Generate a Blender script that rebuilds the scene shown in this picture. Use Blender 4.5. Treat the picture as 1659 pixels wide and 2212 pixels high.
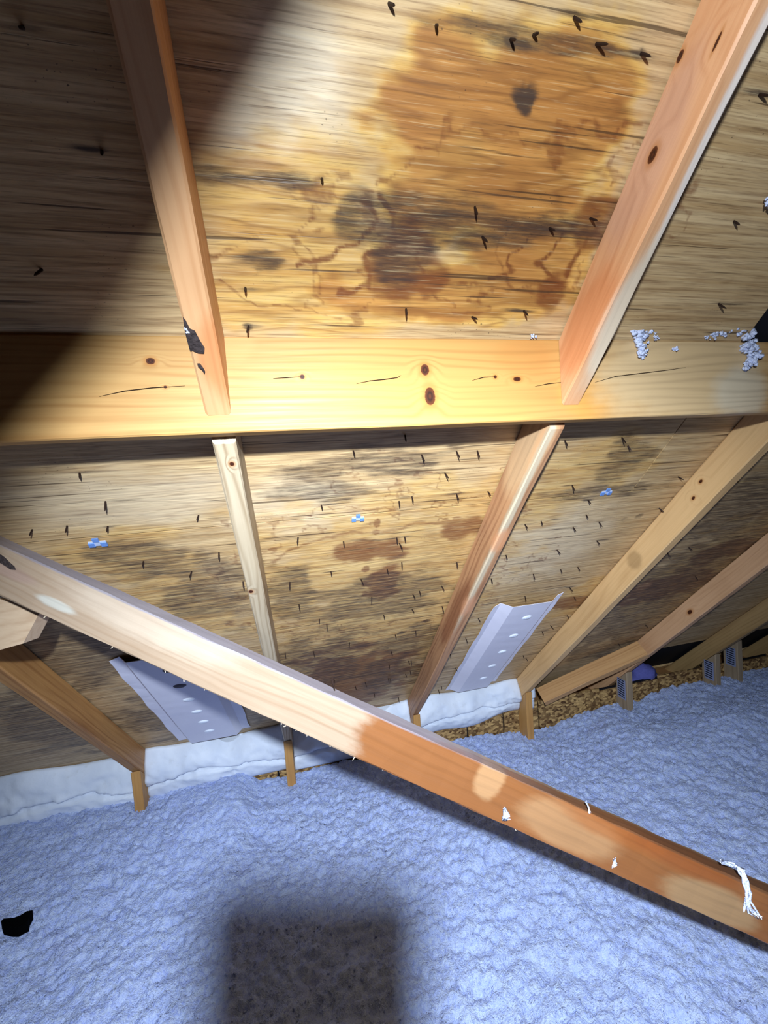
import bpy, bmesh, math, random
import numpy as np
from mathutils import Vector, Matrix, noise

for o in list(bpy.data.objects):
    bpy.data.objects.remove(o, do_unlink=True)
scene = bpy.context.scene
C = scene.collection
random.seed(7)
rng = np.random.default_rng(11)

# ------------------------------------------------------------------ camera
# world: X along the beam (right), Y towards the eave, Z up; metres; z = 0 is the attic floor under the insulation
H = 1.57
F_PX, CU, CV = 893.415, 829.5, 1106.0
RC = np.array([[0.97130095, -0.22604618, -0.07401069],
               [-0.08292995, -0.03020658, -0.99609748],
               [0.22292842, 0.97364813, -0.04808568]])     # rows: image right, image down, forward
CAM = Vector((0, 0, H))
cam_d = bpy.data.cameras.new('camera'); cam = bpy.data.objects.new('camera', cam_d); C.objects.link(cam)
cam_d.sensor_fit = 'HORIZONTAL'; cam_d.sensor_width = 36.0
cam_d.lens = 36.0 * F_PX / 1659.0
cam_d.clip_start = 0.005
M = Matrix((RC[0], -RC[1], -RC[2])).transposed().to_4x4(); M.translation = CAM
cam.matrix_world = M
scene.camera = cam

def cam2world(x, y, z):          # camera space: right, down, forward (metres)
    return Vector(RC.T @ np.array([x, y, z])) + CAM
def ray(u, v):
    return RC.T @ np.array([(u - CU) / F_PX, (v - CV) / F_PX, 1.0])
def at_depth(u, v, d):
    return Vector(ray(u, v) * d) + CAM
def hit(u, v, P, N):
    d = ray(u, v); P = np.array(P, float) - np.array(CAM); N = np.array(N, float)
    return Vector(d * (P @ N) / (d @ N)) + CAM

# ------------------------------------------------------------------ world, light, exposure
w = bpy.data.worlds.new('attic_air'); scene.world = w; w.use_nodes = True
w.node_tree.nodes['Background'].inputs[0].default_value = (0.60, 0.52, 0.46, 1)
w.node_tree.nodes['Background'].inputs[1].default_value = 0.003
vs = scene.view_settings
vs.view_transform = 'Standard'; vs.look = 'None'; vs.gamma = 1.0; vs.use_curve_mapping = False
vs.exposure = 0.0

LAMP = cam2world(0.0, -0.19, -0.18)       # head lamp worn by the person holding the camera
def spot(name, aim_uv, power, size_deg, blend, col, r=0.016):
    d = bpy.data.lights.new(name, 'SPOT'); d.energy = power; d.spot_size = math.radians(size_deg); d.spot_blend = blend
    d.color = col; d.shadow_soft_size = r
    o = bpy.data.objects.new(name, d); C.objects.link(o); o.location = LAMP
    tgt = at_depth(aim_uv[0], aim_uv[1], 3.0)
    o.rotation_euler = (tgt - LAMP).to_track_quat('-Z', 'Y').to_euler()
    return o
LCOL = (0.74, 0.86, 1.0)
spot('head_lamp_flood', (960, 760), 41.0, 179.0, 1.0, LCOL)
spot('head_lamp_beam', (910, 1790), 228.0, 108.0, 1.0, LCOL)

# ------------------------------------------------------------------ roof constants
PITCH = math.radians(45)
YB, ZB = 0.6643, 0.25356 + H        # beam's uphill top edge on the deck's underside
NRM = Vector((0, -math.sin(PITCH), -math.cos(PITCH)))      # out of the deck, into the attic
DWN = Vector((0, math.cos(PITCH), -math.sin(PITCH)))       # down the slope
DEP, WID = 0.0841, 0.0362
XR = {'Z': -0.7094, 'A': -0.0905, 'B': 0.5153, 'E': 1.1194, 'F': 1.7338, 'G': 2.345, 'H': 2.955, 'I': 3.565}
YPOST = 1.872
def deck(x, y, off=0.0):
    return Vector((x, y, ZB - (y - YB))) + NRM * off
def roof(u, v, off=0.0):
    return hit(u, v, Vector((0, YB, ZB)) + NRM * off, NRM)
def onY(u, v, y): return hit(u, v, (0, y, H), (0, 1, 0))
def onX(u, v, x): return hit(u, v, (x, 0, H), (1, 0, 0))
def onZ(u, v, z): return hit(u, v, (0, 0, z), (0, 0, 1))

# ------------------------------------------------------------------ numpy noise
_perm = np.random.default_rng(3).permutation(4096)
def _h(ix, iy, k=0):
    return _perm[(_perm[(ix + 57 * k) & 4095] + iy) & 4095]
def vnoise(x, y, k=0):
    ix = np.floor(x).astype(int); iy = np.floor(y).astype(int)
    fx = x - ix; fy = y - iy
    fx = fx * fx * fx * (fx * (fx * 6 - 15) + 10); fy = fy * fy * fy * (fy * (fy * 6 - 15) + 10)
    def g(a, b): return _h(a, b, k) / 4095.0
    return (g(ix, iy) * (1 - fx) + g(ix + 1, iy) * fx) * (1 - fy) + (g(ix, iy + 1) * (1 - fx) + g(ix + 1, iy + 1) * fx) * fy
def fbm(x, y, oct=4, k=0):
    s = 0; a = 0.5
    for i in range(oct):
        s = s + a * vnoise(x, y, k + i); x = x * 2.03 + 11.7; y = y * 2.03 + 5.3; a *= 0.5
    return s / (1 - 0.5 ** oct)
def worley(x, y, k=0):
    ix = np.floor(x).astype(int); iy = np.floor(y).astype(int); best = np.full(x.shape, 9.0)
    for dx in (-1, 0, 1):
        for dy in (-1, 0, 1):
            cx = ix + dx + _h(ix + dx, iy + dy, k) / 4095.0; cy = iy + dy + _h(ix + dx, iy + dy, k + 9) / 4095.0
            best = np.minimum(best, (x - cx) ** 2 + (y - cy) ** 2)
    return np.sqrt(best)
def sstep(a, b, x):
    t = np.clip((x - a) / (b - a), 0, 1); return t * t * (3 - 2 * t)

# ------------------------------------------------------------------ material helpers
def s2l(c):
    return tuple(((v / 255) / 12.92 if v / 255 <= 0.04045 else ((v / 255 + 0.055) / 1.055) ** 2.4) for v in c)
class NT:
    def __init__(self, name):
        self.m = bpy.data.materials.new(name); self.m.use_nodes = True
        self.t = self.m.node_tree; self.b = self.t.nodes['Principled BSDF']
    def n(self, typ, **kw):
        nd = self.t.nodes.new(typ)
        for k, v in kw.items(): setattr(nd, k, v)
        return nd
    def put(self, sock, val):
        if hasattr(val, 'is_linked') or isinstance(val, bpy.types.NodeSocket): self.t.links.new(val, sock)
        elif isinstance(val, (tuple, list)) and len(val) == 3 and sock.type == 'RGBA': sock.default_value = (*val, 1)
        else: sock.default_value = val
    def math(self, op, a, b=0.0, clamp=False):
        nd = self.n('ShaderNodeMath', operation=op); nd.use_clamp = clamp
        self.put(nd.inputs[0], a); self.put(nd.inputs[1], b); return nd.outputs[0]
    def vmath(self, op, a, b=(0, 0, 0)):
        nd = self.n('ShaderNodeVectorMath', operation=op); self.put(nd.inputs[0], a); self.put(nd.inputs[1], b)
        return nd.outputs['Value'] if op in ('LENGTH', 'DOT_PRODUCT') else nd.outputs[0]
    def coord(self, which='Object'):
        return self.n('ShaderNodeTexCoord').outputs[which]
    def rand(self):
        return self.n('ShaderNodeObjectInfo').outputs['Random']
    def noise(self, vec, scale, detail=4.0, rough=0.55, dist=0.0):
        nd = self.n('ShaderNodeTexNoise'); self.put(nd.inputs['Vector'], vec); nd.inputs['Scale'].default_value = scale
        nd.inputs['Detail'].default_value = detail; nd.inputs['Roughness'].default_value = rough; nd.inputs['Distortion'].default_value = dist
        return nd.outputs[0]
    def ramp(self, v, a, b, lo=0.0, hi=1.0):
        nd = self.n('ShaderNodeMapRange', interpolation_type='SMOOTHSTEP'); self.put(nd.inputs[0], v)
        for i, x in enumerate((a, b, lo, hi)): nd.inputs[i + 1].default_value = x
        return nd.outputs[0]
    def mix(self, f, a, b, mode='MIX'):
        nd = self.n('ShaderNodeMix', data_type='RGBA', blend_type=mode); nd.clamp_factor = True
        self.put(nd.inputs[0], f); self.put(nd.inputs[6], a); self.put(nd.inputs[7], b); return nd.outputs[2]
    def bump(self, h, strength=0.3, dist=0.002, normal=None):
        nd = self.n('ShaderNodeBump'); nd.inputs['Strength'].default_value = strength; nd.inputs['Distance'].default_value = dist
        self.put(nd.inputs['Height'], h)
        if normal is not None: self.put(nd.inputs['Normal'], normal)
        return nd.outputs[0]
    def done(self, col, rough=0.6, normal=None, spec=0.3):
        self.put(self.b.inputs['Base Color'], col); self.put(self.b.inputs['Roughness'], rough)
        self.b.inputs['Specular IOR Level'].default_value = spec
        if normal is not None: self.put(self.b.inputs['Normal'], normal)
        return self.m
def plain(name, rgb, rough=0.6, spec=0.3, metal=0.0, amt=0.12, scale=60):
    N = NT(name); nz = N.noise(N.coord(), scale, 3)
    c = s2l(rgb); col = N.mix(nz, tuple(v * (1 - amt) for v in c), tuple(min(1, v * (1 + amt)) for v in c))
    N.b.inputs['Metallic'].default_value = metal
    return N.done(col, rough, N.bump(nz, 0.15, 0.001), spec)

def wood(name, light, dark, stains=(), knots=(), grain=1.0, rough=0.5, spec=0.28, warp=1.0, seed=0.0, top=()):
    """timber with the grain along local X; stains = (cx, cy, cz, rx, ry, rz, rgb, amount), knots = (cx, cy, cz, rx, ry, rz)"""
    N = NT(name); P = N.coord()
    off = N.vmath('ADD', P, (seed, seed * 0.7, seed * 0.3))
    p = N.vmath('MULTIPLY', off, (1.3, 26, 26))
    low = N.noise(N.vmath('MULTIPLY', off, (1.1, 9, 9)), 1.0, 2)
    across = N.vmath('DOT_PRODUCT', off, (0.0, 1.0, 0.62))
    ph = N.math('ADD', N.math('MULTIPLY', across, 150.0), N.math('MULTIPLY', low, 15.0 * warp))
    for (kx, ky, kz, rx, ry, rz) in knots:       # rings bend round the knots
        d = N.vmath('LENGTH', N.vmath('DIVIDE', N.vmath('SUBTRACT', P, (kx, ky, kz)), (rx * 3.2, ry * 2.2, max(rz, .01) * 2.2)))
        ph = N.math('ADD', ph, N.ramp(d, 1.6, 0.2, 0.0, 2.6))
    ring = N.ramp(N.math('PINGPONG', ph, 1.0), 0.35, 1.0)
    fine = N.noise(N.vmath('MULTIPLY', off, (4.0, 210, 210)), 1.0, 4, 0.6)
    band = N.noise(p, 1.0, 3)
    ring = N.math('MULTIPLY', ring, N.ramp(N.noise(N.vmath('MULTIPLY', off, (2.0, 30, 30)), 1.0, 2), 0.3, 0.7, 0.25, 1.0))
    f = N.math('ADD', N.math('MULTIPLY', ring, 0.42 * grain), N.math('MULTIPLY', N.math('SUBTRACT', fine, 0.35), 0.7), True)
    f = N.math('ADD', f, N.math('MULTIPLY', N.math('SUBTRACT', band, 0.5), 0.8), True)
    col = N.mix(f, s2l(light), s2l(dark))
    blot = N.noise(N.vmath('MULTIPLY', off, (3, 9, 9)), 1.0, 3)
    col = N.mix(N.ramp(blot, 0.45, 0.75, 0, 0.25), col, s2l(dark))
    edge = N.noise(N.vmath('MULTIPLY', off, (16, 34, 34)), 1.0, 4, 0.62)
    for (cx, cy, cz, rx, ry, rz, rgb, amt) in list(stains) + list(top):
        d = N.vmath('LENGTH', N.vmath('DIVIDE', N.vmath('SUBTRACT', P, (cx, cy, cz)), (rx, ry, rz)))
        d = N.math('ADD', d, N.math('MULTIPLY', N.math('SUBTRACT', edge, 0.5), min(0.8, max(0.12, 0.05 / rx)) if amt > .9 else 0.6))
        col = N.mix(N.ramp(d, *(((1.03, 0.96) if rx > .3 else (1.2, 0.75)) if amt > .9 else (1.25, 0.6)), 0, amt), col, N.mix(N.math('MULTIPLY', f, 0.55), s2l(rgb), s2l(tuple(c * 0.72 for c in rgb))))
    for (cx, cy, cz, rx, ry, rz) in knots:
        d = N.vmath('LENGTH', N.vmath('DIVIDE', N.vmath('SUBTRACT', P, (cx, cy, cz)), (rx, ry, rz)))
        d2 = N.math('ADD', d, N.math('MULTIPLY', N.math('SUBTRACT', fine, 0.5), 0.35))
        col = N.mix(N.ramp(d2, 2.3, 1.0, 0, 0.55), col, s2l((176, 112, 50)))
        rg = N.math('PINGPONG', N.math('MULTIPLY', d, 2.4), 1.0)
        col = N.mix(N.ramp(d2, 1.1, 0.9), col, N.mix(rg, s2l((92, 45, 20)), s2l((46, 22, 12))))
    nm = N.bump(N.math('ADD', fine, N.math('MULTIPLY', ring, 0.6)), 0.22, 0.0012)
    return N.done(col, N.ramp(fine, 0.2, 0.8, rough - 0.1, rough + 0.12), nm, spec)

# ------------------------------------------------------------------ object helpers
def tag(o, label=None, cat=None, group=None, kind=None):
    if label: o['label'] = label
    if cat: o['category'] = cat
    if group: o['group'] = group
    if kind: o['kind'] = kind
    return o
def empty(name, loc=(0, 0, 0)):
    o = bpy.data.objects.new(name, None); C.objects.link(o); o.location = loc; o.empty_display_size = 0.05; return o
def mk(name, verts, faces, mat, parent=None, smooth=False, mw=None):
    me = bpy.data.meshes.new(name); me.from_pydata([tuple(v) for v in verts], [], faces); me.update()
    return ob(name, me, mat, parent, smooth, mw)
def ob(name, me, mat, parent=None, smooth=False, mw=None):
    if mat is not None and not me.materials: me.materials.append(mat)
    if smooth: me.polygons.foreach_set('use_smooth', [True] * len(me.polygons))
    o = bpy.data.objects.new(name, me); C.objects.link(o)
    if mw is not None: o.matrix_world = mw
    if parent is not None:
        o.parent = parent; o.matrix_parent_inverse = parent.matrix_basis.inverted()
    return o
def frame(p0, p1, wdir):
    """local X from p0 to p1, local Y along wdir (made square), local Z the rest; origin in the middle of p0's end"""
    p0, p1 = Vector(p0), Vector(p1); x = (p1 - p0).normalized(); y = Vector(wdir); y = (y - x * y.dot(x)).normalized(); z = x.cross(y)
    m = Matrix((x, y, z)).transposed().to_4x4(); m.translation = p0
    return m, (p1 - p0).length
def board(name, p0, p1, wdir, wy, tz, mat, parent=None, seg=14, ch=0.0022, wob=0.0008, cut0=0.0, cut1=0.0, cutaxis=1, seed=0, wane=None):
    """sawn timber: chamfered, slightly uneven; wy across local Y, tz across local Z; cut = tangent of the end cut"""
    m, L = frame(p0, p1, wdir); rd = random.Random(seed + 5)
    a, b = wy / 2, tz / 2
    ring = [(-a, -b + ch), (-a + ch, -b), (a - ch, -b), (a, -b + ch), (a, b - ch), (a - ch, b), (-a + ch, b), (-a, b - ch)]
    V = []; Fc = []
    for i in range(seg + 1):
        t = i / seg; bow = wob * 1.5 * math.sin(t * 5 + seed)
        for j, (y, z) in enumerate(ring):
            x = t * L; k = (y if cutaxis == 1 else z)
            x += (1 - t) * cut0 * k + t * cut1 * k
            jy = rd.uniform(-wob, wob); jz = rd.uniform(-wob, wob)
            if wane: jy2, jz2 = wane(t, j); jy += jy2; jz += jz2
            V.append((x, y + jy + bow, z + jz))
    for i in range(seg):
        for j in range(8):
            k = (j + 1) % 8; Fc.append((i * 8 + j, i * 8 + k, (i + 1) * 8 + k, (i + 1) * 8 + j))
    Fc.append(tuple(reversed(range(8)))); Fc.append(tuple(seg * 8 + j for j in range(8)))
    Fc = [tuple(reversed(f)) for f in Fc]
    me = bpy.data.meshes.new(name); me.from_pydata(V, [], Fc); me.update()
    bm = bmesh.new(); bm.from_mesh(me); bmesh.ops.recalc_face_normals(bm, faces=bm.faces); bm.to_mesh(me); bm.free()
    return ob(name, me, mat, parent, False, m)

# ------------------------------------------------------------------ roof deck: plywood panels with stains, nails, clips
def blob(X, Y, cx, cy, rx, ry, k, amp=0.55, soft=0.18, sx=14, sy=30):
    d = np.sqrt(((X - cx) / rx) ** 2 + ((Y - cy) / ry) ** 2) + (fbm(X * sx, Y * sy, 4, k) - 0.5) * 2 * amp
    return 1 - sstep(1 - soft, 1 + soft, d)

NAILS = [(840,8),(942,55),(1240,38),(1103,85),(1152,76),(1288,95),(1385,116),(695,386),(1026,448),(1042,512),(1187,493),(1275,472),
 (530,622),(537,705),(877,668),(1020,685),(1132,672),(1640,205),(1585,478),(1552,656),(220,327),(90,583),(50,60),
 (172,1022),(228,1083),(70,1144),(145,1136),(233,1137),(429,1113),(310,1213),(473,1194),(414,1235),
 (875,941),(763,974),(911,983),(986,975),(1031,974),(961,1022),(694,1091),(862,1083),(890,1073),(986,1067),(1054,1062),(644,1161),(742,1170),(857,1162),(863,1174),(874,1160),(715,1235),
 (868,1215),(836,1229),(626,1258),(780,1252),(525,1257),(892,1284),(803,1290),(954,1266),(987,1215),(646,1306),(690,1338),(706,1348),(829,1329),(890,1316),(906,1277),(955,1310),
 (854,1371),(898,1363),(755,1388),(677,1407),(845,1407),(882,1428),(888,1426),(841,1437),(886,1449),(876,1456),(839,1466),(843,1467),(789,1474),(767,1482),(809,1499),(861,1507),(616,1411),
 (1343,945),(1220,952),(1356,963),(1236,1048),(1465,1030),(1270,1080),(1134,1133),(1169,1126),(1238,1139),(1266,1112),(1294,1128),(1424,1098),(1289,1168),(1203,1188),(1093,1199),(1152,1240),
 (1211,1230),(1248,1225),(1061,1250),(1230,1269),(1134,1288),(1157,1302),(1033,1336),(1189,1351),(1006,1378),(1171,1364),(973,1413),(1130,1416),(1136,1422),(984,1443),(947,1490),(954,1483),
 (1240,1290),(1480,1120),(1225,1330)]
nail_pts = [roof(u, v) for u, v in NAILS]
ny = [p.y for p in nail_pts]; nx = [p.x for p in nail_pts]

def deck_masks(X, Y):
    """R amber water stain, G grey-black mildew, B red-brown tannin, A pale wood and painted lamp sheen"""
    def bl(u, v, ru, rv, k, **kw):
        c = roof(u, v); e = roof(u + ru, v); g = roof(u, v + rv)
        return blob(X, Y, c.x, c.y, abs(e.x - c.x), abs(g.y - c.y), k, **kw)
    amber = np.zeros_like(X); grey = np.zeros_like(X); red = np.zeros_like(X); pale = np.zeros_like(X)
    for a in ((1120,300,250,240),(1250,250,130,170),(980,200,110,90),(1000,430,190,90),(1000,640,240,60),(1150,560,120,120)):
        amber = np.maximum(amber, 0.92 * bl(*a, 1 + a[0] % 7, amp=0.5, soft=0.3))
    for a in ((640,520,220,180),(820,640,300,90),(560,640,120,90)):
        amber = np.maximum(amber, 0.55 * bl(*a, 1 + a[0] % 7, amp=0.6, soft=0.5))
    for a in ((850,1240,260,130),(740,1190,110,40),(1010,1110,80,70),(330,1240,110,90),(200,1190,120,40),(800,1380,200,120),(1300,1000,120,60),(1180,1090,60,60),(900,1330,120,80),(420,1330,110,80),(1260,1290,60,40),(1500,1250,90,90)):
        amber = np.maximum(amber, 0.40 * bl(*a, 2 + a[0] % 7, amp=0.6, soft=0.4))
    for a in ((920,470,110,60),(1030,505,170,30),(880,540,70,110),(1180,490,160,40),(1160,90,220,30),(560,560,60,25),(600,390,160,30),(760,470,60,60)):
        grey = np.maximum(grey, 0.68 * bl(*a, 3 + a[0] % 5, amp=0.7, soft=0.4))
    for a in ((800,1000,170,40),(720,1060,120,25),(820,1290,170,50),(700,1430,120,60),(880,1390,90,30),(450,1290,120,70),(300,1210,110,50),(640,1290,60,60),(1350,1000,50,50),(1320,1060,120,15),
              (150,1420,180,90),(420,1540,160,70),(1520,1220,130,60),(1400,1330,130,70),(1600,1100,90,90),(860,1450,90,40),(100,1560,150,80)):
        grey = np.maximum(grey, 0.6 * bl(*a, 4 + a[0] % 5, amp=0.75, soft=0.45))
    for a in ((870,570,60,90),(930,600,40,45),(1200,630,40,50),(1280,500,60,60),(800,1190,90,30),(760,1470,120,60),(830,1260,40,35),(1010,1140,90,18),(1245,1300,50,12),(1560,1190,70,20),(1440,1270,90,25)):
        red = np.maximum(red, 0.62 * bl(*a, 5 + a[0] % 5, amp=0.7, soft=0.3))
    for a in ((570,300,90,110),(640,1090,140,50),(640,150,110,160),(1180,1180,110,60),(300,1080,240,50)):  # some of these pale patches paint in the lamp's sheen
        pale = np.maximum(pale, (0.8 if a[1] < 700 else 0.55) * bl(*a, 6, amp=0.4, soft=0.5))
    # tide lines: the rim of the stain is darker
    for a, wd in (((1120,480,300,160), 0.05), ((760,560,90,110), 0.06), ((1180,560,90,90), 0.05), ((840,1250,250,120), 0.04), ((560,590,140,60), 0.05)):
        c = roof(a[0], a[1]); e = roof(a[0] + a[2], a[1]); g = roof(a[0], a[1] + a[3])
        d = np.sqrt(((X - c.x) / (e.x - c.x)) ** 2 + ((Y - c.y) / (g.y - c.y)) ** 2) + (fbm(X * 16, Y * 30, 4, 8) - 0.5) * 1.1
        red = np.maximum(red, 0.5 * np.exp(-((d - 1) / wd) ** 2))
    for pl, wd, am_ in (([(781,426),(788,441),(806,455),(812,471),(800,494),(784,507),(770,528),(734,538),(714,556),(676,566),(640,572)], .0030, .8),
        ([(824,424),(839,446),(856,458),(850,485),(848,502),(856,521),(839,538),(800,546),(781,560),(800,577),(803,596),(792,618),(753,630),(728,635)], .0034, .85),
        ([(925,525),(897,551),(915,584),(921,604),(947,613)], .0035, .8), ([(1148,510),(1125,537),(1095,554),(1089,575),(1107,587),(1054,604)], .0024, .7),
        ([(1222,489),(1204,525),(1190,548),(1157,572),(1198,596),(1213,613),(1175,640)], .0028, .8), ([(1010,1120),(960,1130),(900,1128),(850,1148),(760,1150),(690,1165),(620,1190),(590,1215)], .006, .5),
        ([(1290,490),(1265,520),(1240,560),(1225,590)], .006, .8), ([(880,600),(900,612),(950,614)], .006, .8)):
        q = [roof(u, v) for u, v in pl]; x0_, x1_ = min(p.x for p in q) - .03, max(p.x for p in q) + .03; y0_, y1_ = min(p.y for p in q) - .03, max(p.y for p in q) + .03
        sel = (X > x0_) & (X < x1_) & (Y > y0_) & (Y < y1_)
        if sel.any():
            xs = X[sel] + 0.010 * (fbm(X[sel] * 60, Y[sel] * 60, 3, 3) - .5); ys = Y[sel] + 0.010 * (fbm(X[sel] * 60, Y[sel] * 60, 3, 6) - .5); dm = np.full(xs.shape, 9.0)
            for p, r_ in zip(q[:-1], q[1:]):
                ex, ey = r_.x - p.x, r_.y - p.y; t = np.clip(((xs - p.x) * ex + (ys - p.y) * ey) / (ex * ex + ey * ey + 1e-9), 0, 1)
                dm = np.minimum(dm, np.hypot(xs - p.x - t * ex, ys - p.y - t * ey))
            red[sel] = np.maximum(red[sel], am_ * np.exp(-(dm / wd) ** 2))
    for a in ((815,1130,7,10),(812,1150,7,6),(800,1185,10,8),(790,1230,9,8),(788,1260,9,10),(788,1282,9,8)):
        red = np.maximum(red, 0.6 * bl(*a, 3, amp=0.4, soft=0.3))
    # knots
    for (u, v, r, s) in ((1135,215,0.012,1.0),(1135,217,0.007,1.0),(555,560,0.014,0.55),(537,705,0.006,1),(1385,116,0.006,.8),(1103,85,0.008,.9),(675,1280,0.012,.7),(925,1270,0.01,.7),(1380,1115,0.01,.6),(1350,1120,0.008,.5),(1240,1140,.008,.4),(868,1367,.012,.8),(920,1342,.012,.7),(120,1010,.02,.35),(190,978,.02,.4)):
        c = roof(u, v); d = np.sqrt(((X - c.x) / (1.5 * r)) ** 2 + ((Y - c.y) / (0.75 * r)) ** 2)
        grey = np.maximum(grey, s * (1 - sstep(0.5, 1.5, d + (fbm(X * 90, Y * 90, 2, 3) - .5))))
    # iron streaks running out along the grain from each nail
    for i, p in enumerate(nail_pts):
        L = 0.020 + 0.05 * ((i * 7919) % 13) / 13; s0 = 0.35 + 0.6 * ((i * 104729) % 7) / 7
        sel = (np.abs(X - p.x) < 3 * L) & (np.abs(Y - p.y) < 0.02)
        if sel.any():
            xs, ys = X[sel], Y[sel]
            sk = ((i * 31) % 5 - 2) * 0.25 * L
            d = np.exp(-((xs - p.x - sk) / L) ** 2) * np.exp(-((ys - p.y + 0.001 * ((i % 3) - 1)) / 0.0028) ** 2) * (0.6 + 0.8 * vnoise(xs * 40, ys * 300, 2))
            grey[sel] = np.maximum(grey[sel], np.minimum(0.95, s0 * d))
    return np.stack([amber, grey, red, pale], -1).clip(0, 1)

def deck_material():
    N = NT('stained_plywood'); P = N.coord()
    at = N.n('ShaderNodeVertexColor', layer_name='stain'); sp = N.n('ShaderNodeSeparateColor'); N.put(sp.inputs[0], at.outputs[0])
    amber, grey, red, pale = sp.outputs[0], sp.outputs[1], sp.outputs[2], at.outputs[1]
    rnd = N.math('MULTIPLY', N.rand(), 20.0)
    cx = N.n('ShaderNodeCombineXYZ'); N.put(cx.inputs[0], rnd); N.put(cx.inputs[1], rnd)
    Q = N.vmath('ADD', P, cx.outputs[0])
    fine = N.noise(N.vmath('MULTIPLY', Q, (5, 190, 1)), 1.0, 5, 0.62)
    streak = N.noise(N.vmath('MULTIPLY', Q, (1.6, 60, 1)), 1.0, 4, 0.6)
    warp = N.noise(N.vmath('MULTIPLY', Q, (1.5, 11, 1)), 1.0, 3, 0.55)
    ring = N.ramp(N.math('PINGPONG', N.math('MULTIPLY', warp, 24.0), 1.0), 0.3, 1.0)
    mott = N.noise(N.vmath('MULTIPLY', Q, (11, 120, 1)), 1.0, 5, 0.7)
    big = N.noise(N.vmath('MULTIPLY', Q, (4, 9, 1)), 1.0, 3, 0.6)
    check = N.ramp(N.noise(N.vmath('MULTIPLY', Q, (2.4, 130, 1)), 1.0, 3, 0.5), 0.635, 0.68)
    col = N.mix(N.ramp(streak, 0.3, 0.7), s2l((216, 184, 136)), s2l((184, 148, 100)))
    col = N.mix(N.ramp(fine, 0.42, 0.70, 0, 0.62), col, s2l((132, 100, 66)))
    col = N.mix(N.math('MULTIPLY', pale, 0.55), col, s2l((232, 218, 192)))
    blot = N.noise(N.vmath('MULTIPLY', Q, (22, 90, 1)), 1.0, 4, 0.65)
    am = N.ramp(N.math('ADD', amber, N.math('MULTIPLY', N.math('SUBTRACT', blot, 0.5), N.math('MULTIPLY', amber, 0.9))), 0.12, 0.72, 0, 0.9)
    gold = N.mix(N.ramp(streak, 0.3, 0.7), s2l((222, 178, 92)), s2l((200, 146, 68)))
    brown = N.mix(N.ramp(streak, 0.3, 0.7), s2l((188, 122, 50)), s2l((138, 82, 32)))
    tone = N.ramp(N.math('ADD', N.math('MULTIPLY', amber, 0.9), N.math('MULTIPLY', N.math('SUBTRACT', big, 0.5), 1.0)), 0.45, 0.95)
    col = N.mix(am, col, N.mix(tone, gold, brown))
    col = N.mix(N.math('MULTIPLY', N.math('MULTIPLY', ring, ring), N.math('ADD', N.math('MULTIPLY', am, 0.42), 0.12)), col, s2l((124, 76, 36)))
    col = N.mix(N.math('MULTIPLY', N.ramp(mott, 0.55, 0.75), N.math('ADD', N.math('MULTIPLY', am, 0.35), 0.15)), col, s2l((112, 74, 40)))
    rd = N.ramp(N.math('ADD', red, N.math('MULTIPLY', N.math('SUBTRACT', mott, 0.5), N.math('MINIMUM', N.math('MULTIPLY', red, 2.0), 0.8))), 0.12, 0.75, 0, 0.85)
    col = N.mix(rd, col, s2l((112, 58, 28)))
    gy = N.ramp(N.math('ADD', grey, N.math('MULTIPLY', N.math('SUBTRACT', mott, 0.5), N.math('MINIMUM', N.math('MULTIPLY', grey, 3.0), 1.5))), 0.15, 0.95, 0, 0.92)
    col = N.mix(gy, col, s2l((58, 46, 40)))
    vf = N.noise(N.vmath('MULTIPLY', Q, (12, 430, 1)), 1.0, 3, 0.6)
    col = N.mix(N.ramp(vf, 0.52, 0.68, 0, 0.42), col, s2l((96, 64, 34)))
    col = N.mix(N.ramp(vf, 0.44, 0.30, 0, 0.25), col, s2l((240, 214, 160)))
    col = N.mix(N.math('MULTIPLY', check, 0.75), col, s2l((64, 44, 28)))
    spk = N.ramp(N.noise(N.vmath('MULTIPLY', Q, (210, 330, 1)), 1.0, 1, 0.5), 0.70, 0.76)
    spz = N.ramp(N.noise(N.vmath('MULTIPLY', Q, (5, 7, 1)), 1.0, 2, 0.5), 0.52, 0.64)
    col = N.mix(N.math('MULTIPLY', N.math('MULTIPLY', spk, spz), 0.8), col, s2l((48, 36, 26)))
    h = N.math('ADD', N.math('ADD', N.math('MULTIPLY', fine, 1.3), N.math('MULTIPLY', ring, 0.8)), N.math('MULTIPLY', check, -1.5))
    return N.done(col, N.ramp(fine, 0.2, 0.8, 0.36, 0.62), N.bump(h, 0.3, 0.0012), 0.34)
M_PLY = deck_material()
M_PLYEDGE = plain('plywood_core', (150, 112, 72))
M_NAIL = plain('rusty_nail', (52, 36, 30), 0.6, 0.4, 0.6, 0.5, 300)
M_FELT = plain('black_roof_felt', (24, 24, 30), 0.8, 0.2)

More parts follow.
